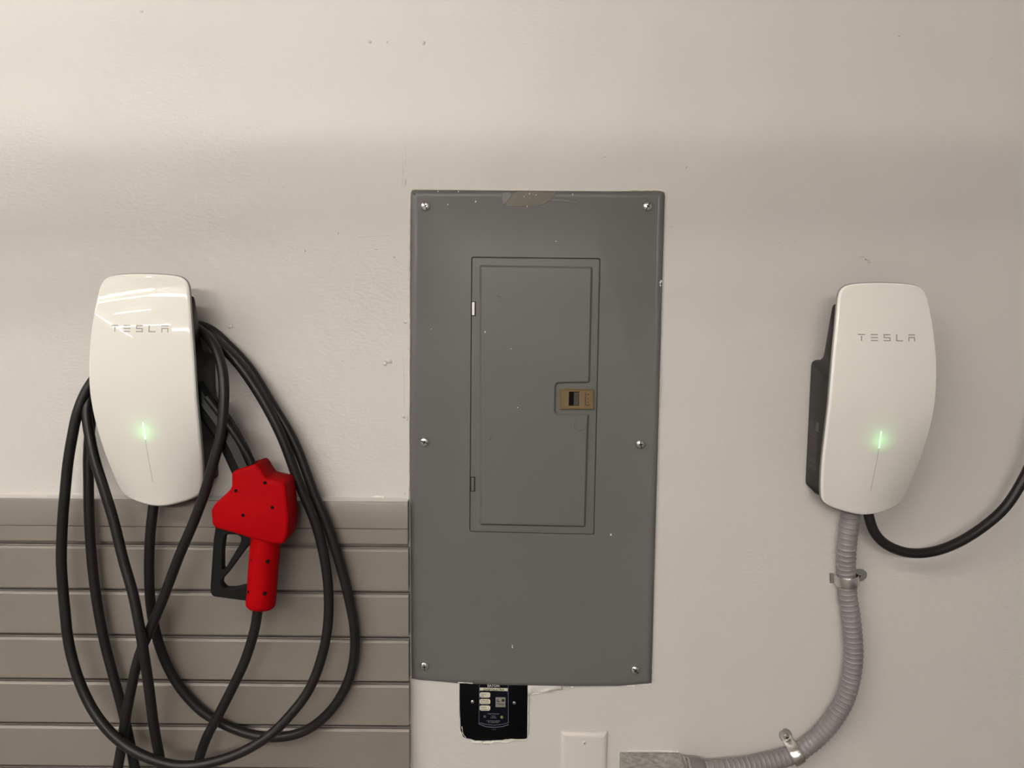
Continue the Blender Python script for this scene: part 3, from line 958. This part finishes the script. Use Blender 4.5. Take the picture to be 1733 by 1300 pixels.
# the lamp inside each face, behind the translucent plastic
for q in (LC, RC):
    ld = bpy.data.lights.new('status_lamp', 'POINT')
    ld.energy = .046; ld.color = (.25, 1, .3); ld.shadow_soft_size = .003
    o = bpy.data.objects.new('status_lamp', ld); COL.objects.link(o)
    o.location = q + Vector((0, -(dprof(-.077) - .0125), -.077))

# ------------------------------------------------------------------ cables
CR = .0077
def cable(name, pts, label, r=CR, grp=None, step=.006):
    P = resample(spline([at(*p) for p in pts]), step)
    bm = bmesh.new()
    sweep(bm, P, r, 16)
    o = obj(name, bm, M['cable'], loc=P[0], angle=60)
    tag(o, label, 'cable', grp)
    return o
PATH = [
    # out of the charger, down and round the right-hand loop
    (262, 838, .045), (258, 870, .048), (254, 910, .046), (252.5, 960, .042), (254, 1010, .040), (260, 1055, .038), (276, 1110, .034), (300, 1157, .032), (328, 1191, .031),
    (352, 1211, .030), (405, 1237, .029), (445, 1247, .029), (487, 1246, .030), (522, 1234, .031), (561, 1201, .032), (586, 1160, .033), (598, 1120, .034), (600, 1070, .035), (590, 1012, .036),
    (575, 955, .037), (556, 895, .037), (531, 833, .036), (498, 748, .033), (459, 682, .030), (421, 622, .026), (388, 586, .021), (352, 556, .015), (310, 548, .011), (262, 550, .011),
    (215, 572, .012), (178, 620, .016), (157, 690, .026), (150, 760, .032), (150, 820, .036), (151, 875, .038), (155, 942, .038), (162, 1005, .038), (175, 1078, .038), (192, 1145, .040),
    (207, 1200, .042), (217, 1245, .044), (228, 1300, .046), (240, 1390, .050), (225, 1470, .055), (185, 1470, .060), (178, 1390, .066), (198, 1305, .070),
    # back up in front, bowed out, to the top
    (207, 1256, .072), (212, 1219, .073), (221, 1171, .074), (236, 1108, .075), (254, 1066, .077), (275, 1016, .080), (303, 942, .086), (330, 878, .092), (349, 826, .095), (362, 780, .096),
    (374, 735, .094), (378, 695, .090), (379, 655, .084), (375, 620, .074), (364, 588, .062), (345, 564, .050), (312, 546, .043), (262, 546, .042), (218, 566, .042), (184, 600, .043), (160, 640, .046),
    (145, 664, .050), (131, 699, .055), (122, 741, .058), (115, 784, .060), (110, 835, .062), (106.5, 875, .062), (104, 949, .062), (109, 1023, .064), (118, 1097, .068), (138, 1163, .074),
    (166, 1215, .082), (203, 1255, .090), (240, 1278, .094), (288, 1294, .094), (320, 1296, .092), (352, 1292, .090), (405, 1275, .084), (457, 1244, .076), (493, 1208, .068), (522, 1169, .060),
    (543, 1117, .055), (554, 1065, .052), (556, 1005, .050), (549, 945, .049), (534, 886, .049), (508, 823, .049), (477, 740, .048), (447, 681, .046), (408, 622, .042), (370, 582, .034),
    (342, 562, .028), (308, 550, .0265), (262, 552, .0265), (216, 574, .027), (180, 612, .030), (158, 655, .038), (147, 690, .050), (153, 745, .060), (162, 784, .066), (176, 828, .070), (192, 880, .073),
    (209, 949, .078), (225, 1005, .084), (236, 1060, .090), (245, 1115, .092), (253, 1171, .088), (260, 1226, .078), (270, 1281, .066), (285, 1350, .060), (310, 1385, .058), (328, 1350, .058),
    # up to the red grip
    (336, 1290, .060), (350, 1248, .062), (371, 1208, .064), (391, 1169, .067), (415, 1117, .070), (431, 1065, .074), (436.5, 1030, .077), (439, 1005, .078),
]
cable('charging_cable', PATH, 'black charging cable looped over the left charger, draping across the slatwall')
cable('charging_cable', [(1468, 860, .045), (1472, 880, .047), (1480, 901, .048), (1496, 919, .049), (1520.5, 931.5, .050), (1549, 936.5, .050), (1584, 932.5, .050), (1624, 917, .050), (1665, 891, .050),
                         (1700, 860, .050), (1728, 818, .050), (1750, 770, .05), (1768, 700, .05), (1780, 620, .045), (1800, 560, .03), (1830, 540, .012)],
      'black charging cable curving from the right charger to the right edge')

# ------------------------------------------------------------------ red pump grip
noz = root('pump_style_grip', at(440, 1028, .078), 'red fuel-pump-shaped plastic grip with black trigger guard, docked right of the left charger', 'charging handle')
FP = [(391, 803), (393, 799), (400, 796), (420, 790), (432, 786), (437, 790), (443, 801), (450, 810.5), (478, 816.5), (482, 822), (485, 850), (488, 880), (486, 905), (481, 919), (476, 922.5),
      (455, 921), (423, 912), (395, 903), (364, 895), (358, 888), (356, 864), (361, 855), (387, 831), (391, 824)]
bm = bmesh.new()
L = rounded(pxl(FP, .106), .003, 3)
plate(bm, L, [(.004, .0500), (.0010, .0515), (0, .054), (0, .100), (.0008, .1035), (.0030, .1055), (.0045, .106)])
B = ccw([(p[0], p[1]) for p in L]); fill(bm, [[bm.verts.new((x, -.0500, z)) for x, z in inset(B, .004)]])
redb = obj('red_housing', bm, M['red'], noz, angle=30)
bm = bmesh.new()
hp = [at(450, 900, .080), at(449, 925, .080), at(446, 960, .080), at(442.5, 1005, .080), at(441.5, 1020, .080), at(441.2, 1024.5, .080), at(441, 1027, .080)]
hr = [.0225, .0225, .0225, .0225, .0225, .0216, .0195]
sweep(bm, hp, lambda i, s: hr[i], 28, twist=.1)
obj('red_handle', bm, M['red'], noz, angle=50)
bm = bmesh.new()
G0 = [(365, 888), (434, 900), (434, 1018), (413, 1017), (372, 1011.5), (360, 1010), (356, 1004), (356, 990), (359, 945), (361, 915)]
GA = [(379, 910), (383, 905), (402, 905), (408, 910), (407, 919), (381, 963), (376, 965), (376, 935)]
GB = [(427, 918), (420, 923), (385, 971), (374, 983), (374, 990), (381, 997), (396, 997), (427, 989)]
gd = .092
prism(bm, [rounded(pxl(G0, gd), .004, 3), rounded(pxl(GA, gd), .003, 3), rounded(pxl(GB, gd), .003, 3)], .079, gd, .0012)
obj('trigger_guard', bm, M['blackpl'], noz, angle=40)
for (x, y) in ((448.7, 817), (399.3, 830.5), (461.2, 858.8), (411.6, 872)):
    bm = bmesh.new(); c = at(x, y, .106)
    lathe(bm, (c.x, c.z), [(.0034, .1055), (.0034, .1063), (.0027, .1064)], 16)
    o = obj('screw_hole', bm, M['red'], redb)
    bm = bmesh.new(); lathe(bm, (c.x, c.z), [(.0026, .1060), (.0026, .10655)], 16)
    obj('screw_hole', bm, M['gap'], redb)
for (x, y, a) in ((426.5, 948, -.7), (452.5, 951, .25), (421, 1002, -.7), (447.5, 1005, .25)):
    bm = bmesh.new(); c = at(x, y, .080 + .0225 * math.cos(a))
    dd = .080 + .0225 * math.cos(a)
    lathe(bm, (c.x, c.z), [(.0026, dd - .004), (.0026, dd + .0004)], 14, math.cos(a))
    obj('screw_hole', bm, M['gap'], noz)
bm = bmesh.new()
sp = resample(spline([at(330, 655, .062), at(345, 679, .064), at(372, 716, .068), at(396, 756, .073), at(414, 794, .078), at(424, 815, .08)]), .006)
sweep(bm, sp, .0190, 10, squash=(1, .95), twist=.3)
obj('spout', bm, M['blackpl'], noz, angle=24)
bm = bmesh.new()
sp = resample(spline([at(350, 672, .084), at(376, 706, .088), at(402, 742, .092), at(424, 780, .094), at(430, 800, .094)]), .006)
sweep(bm, sp, .0058, 8)
obj('spout_ridge', bm, M['blackpl'], noz, angle=60)

# ------------------------------------------------------------------ conduit, straps, box
CP = [(1440, 852, .022), (1439, 880, .022), (1433.5, 921, .022), (1432, 962, .0165), (1433.5, 985, .0162), (1434, 1003, .0165), (1440, 1043, .020), (1444, 1084, .022), (1444.5, 1115, .022), (1440, 1149, .022),
      (1428, 1188, .022), (1405, 1225, .020), (1377, 1254, .018), (1347, 1275, .017), (1311, 1287, .018), (1269, 1296, .022), (1230, 1301.5, .026), (1200, 1304, .028), (1180, 1305, .028)]
CRR = .0146
P = resample(spline([at(*p) for p in CP], 14), .0007)
def rib(i, s):
    t = (s / .0086) % 1.0
    k = math.exp(-((t - .5) / .13) ** 2)
    return CRR - .0003 + .0011 * k
bm = bmesh.new()
sweep(bm, P, rib, 24)
o = obj('flexible_conduit', bm, M['conduit'], loc=P[-1], angle=70)
tag(o, 'ribbed grey flexible conduit running down from the right charger to the galvanised box', 'conduit')

def strap(cx_, cy, d, axis_ang, label, side):
    """one-hole strap around the conduit: saddle, ear with screw; axis_ang = direction of the conduit in the wall plane"""
    c = at(cx_, cy, d)
    c.y = 0
    r = root('conduit_strap', (c.x, 0, c.z), label, 'pipe strap', 'zinc straps on the conduit')
    ax = Vector((math.cos(axis_ang), 0, math.sin(axis_ang)))
    nx = Vector((-math.sin(axis_ang), 0, math.cos(axis_ang))) * side
    W = .0085
    R = CRR + .0026
    prof = []
    for k in range(21):
        t = PI * k / 20
        prof.append((math.cos(t) * R, d + math.sin(t) * R * .98))
    prof = [(R + .0045, .0012), (R + .0028, .0012), (R + .0006, .0030), (R + .0002, .006)] + prof + [(-R, .004), (-R - .001, .0016), (-R - .004, .0012)]
    bm = bmesh.new()
    prev = None
    for (o_, dd) in prof:
        ring = []
        for (wv, th) in ((-W, 0), (-W * .8, .0006), (W * .8, .0006), (W, 0), (W, -.0006), (-W, -.0006)):
            rad = Vector((o_, dd - d))
            rn = rad.normalized() if rad.length > 1e-5 else Vector((0, 1))
            p = c + ax * wv - nx * (o_ + rn.x * th) 
            p.y = -(dd + rn.y * th)
            ring.append(bm.verts.new(p))
        if prev: ring_faces(bm, prev, ring)
        prev = ring
    obj('saddle', bm, M['steel'], r, angle=35)
    # ear plate
    bm = bmesh.new()
    ec = c + nx * (R + .0095)
    L = []
    for k in range(24):
        t = 2 * PI * k / 24
        v = ec + nx * (math.cos(t) * .0125) + ax * (math.sin(t) * .0105)
        L.append((v.x, v.z))
    plate(bm, L, [(0, 0), (0, .0013), (.0005, .0018)])
    ear = obj('ear', bm, M['dullsteel'], r)
    bm = bmesh.new()
    sc = c + nx * (R + .0072)
    lathe(bm, (sc.x, sc.z), [(.0048, .0015), (.0048, .0030), (.0038, .0046), (.0018, .0052)], 18)
    obj('screw', bm, M['steel'], r)
    bm = bmesh.new()
    for k in range(2):
        t = .5 + PI / 2 * k
        ux, uz = math.cos(t), math.sin(t)
        plate(bm, [(sc.x + ux * .003 * a - uz * .0007 * b, sc.z + uz * .003 * a + ux * .0007 * b) for a, b in ((-1, -1), (1, -1), (1, 1), (-1, 1))], [(0, .0048), (0, .0054)])
    obj('screw_slot', bm, M['gap'], ear)
    return r
strap(1434, 982, .0165, math.radians(-84), 'zinc strap halfway up the conduit, screw ear to its right', 1)
strap(1347, 1277, .0170, math.radians(28), 'zinc strap on the bottom bend of the conduit', 1)

gb = root('galvanised_box', at(1105, 1299, 0), 'galvanised steel junction box at the lower edge, feeding the grey conduit', 'junction box')
a, b = at(1049, 1273, 0), at(1151, 1273.5, 0)
BD = .052
zt2 = a.z
bm = bmesh.new()
L = [(a.x, zt2), (b.x, zt2), (b.x, zt2 - .105), (a.x, zt2 - .105)]
plate(bm, L, [(0, 0), (0, BD - .001), (.001, BD)])
obj('box', bm, M['galv'], gb)
bm = bmesh.new()
plate(bm, inset(ccw(L), -.001), [(0, BD + .0003), (0, BD + .0018), (.001, BD + .0025)])
obj('box_cover', bm, M['galv'], gb)
bead([(1062, 1271.5), (1085, 1271), (1110, 1271.5), (1148, 1272.3)], .0010, 'plaster', .001, .4, 'paint_bead', 41)
# connector from the box side into the conduit
cz = at(1180, 1305, .028).z
def xlathe(bm, prof, y, z, seg=24):
    prev = None
    for (x, r_) in prof:
        R = [bm.verts.new((x, y + math.cos(2 * PI * k / seg) * r_, z + math.sin(2 * PI * k / seg) * r_)) for k in range(seg)]
        if prev: ring_faces(bm, prev, R)
        else: bm.faces.new(R)
        prev = R
    bm.faces.new(prev)
bm = bmesh.new()
x0 = b.x
xlathe(bm, [(x0 - .001, .0225), (x0 + .0022, .0225), (x0 + .0028, .0215)], -.028, cz)
obj('locknut', bm, M['steel'], gb)
bm = bmesh.new()
xlathe(bm, [(x0 + .0028, .0170), (x0 + .0052, .0170)], -.028, cz)
xlathe(bm, [(x0 + .0050, .0215), (x0 + .0090, .0215), (x0 + .0100, .0205)], -.028, cz, 8)
obj('sealing_ring', bm, M['steel'], gb)
bm = bmesh.new()
xlathe(bm, [(x0 + .0100, .0205), (x0 + .022, .0203), (x0 + .029, .0190), (x0 + .0335, .0165), (x0 + .035, .0150)], -.028, cz, 24)
obj('conduit_connector', bm, M['connector'], gb)
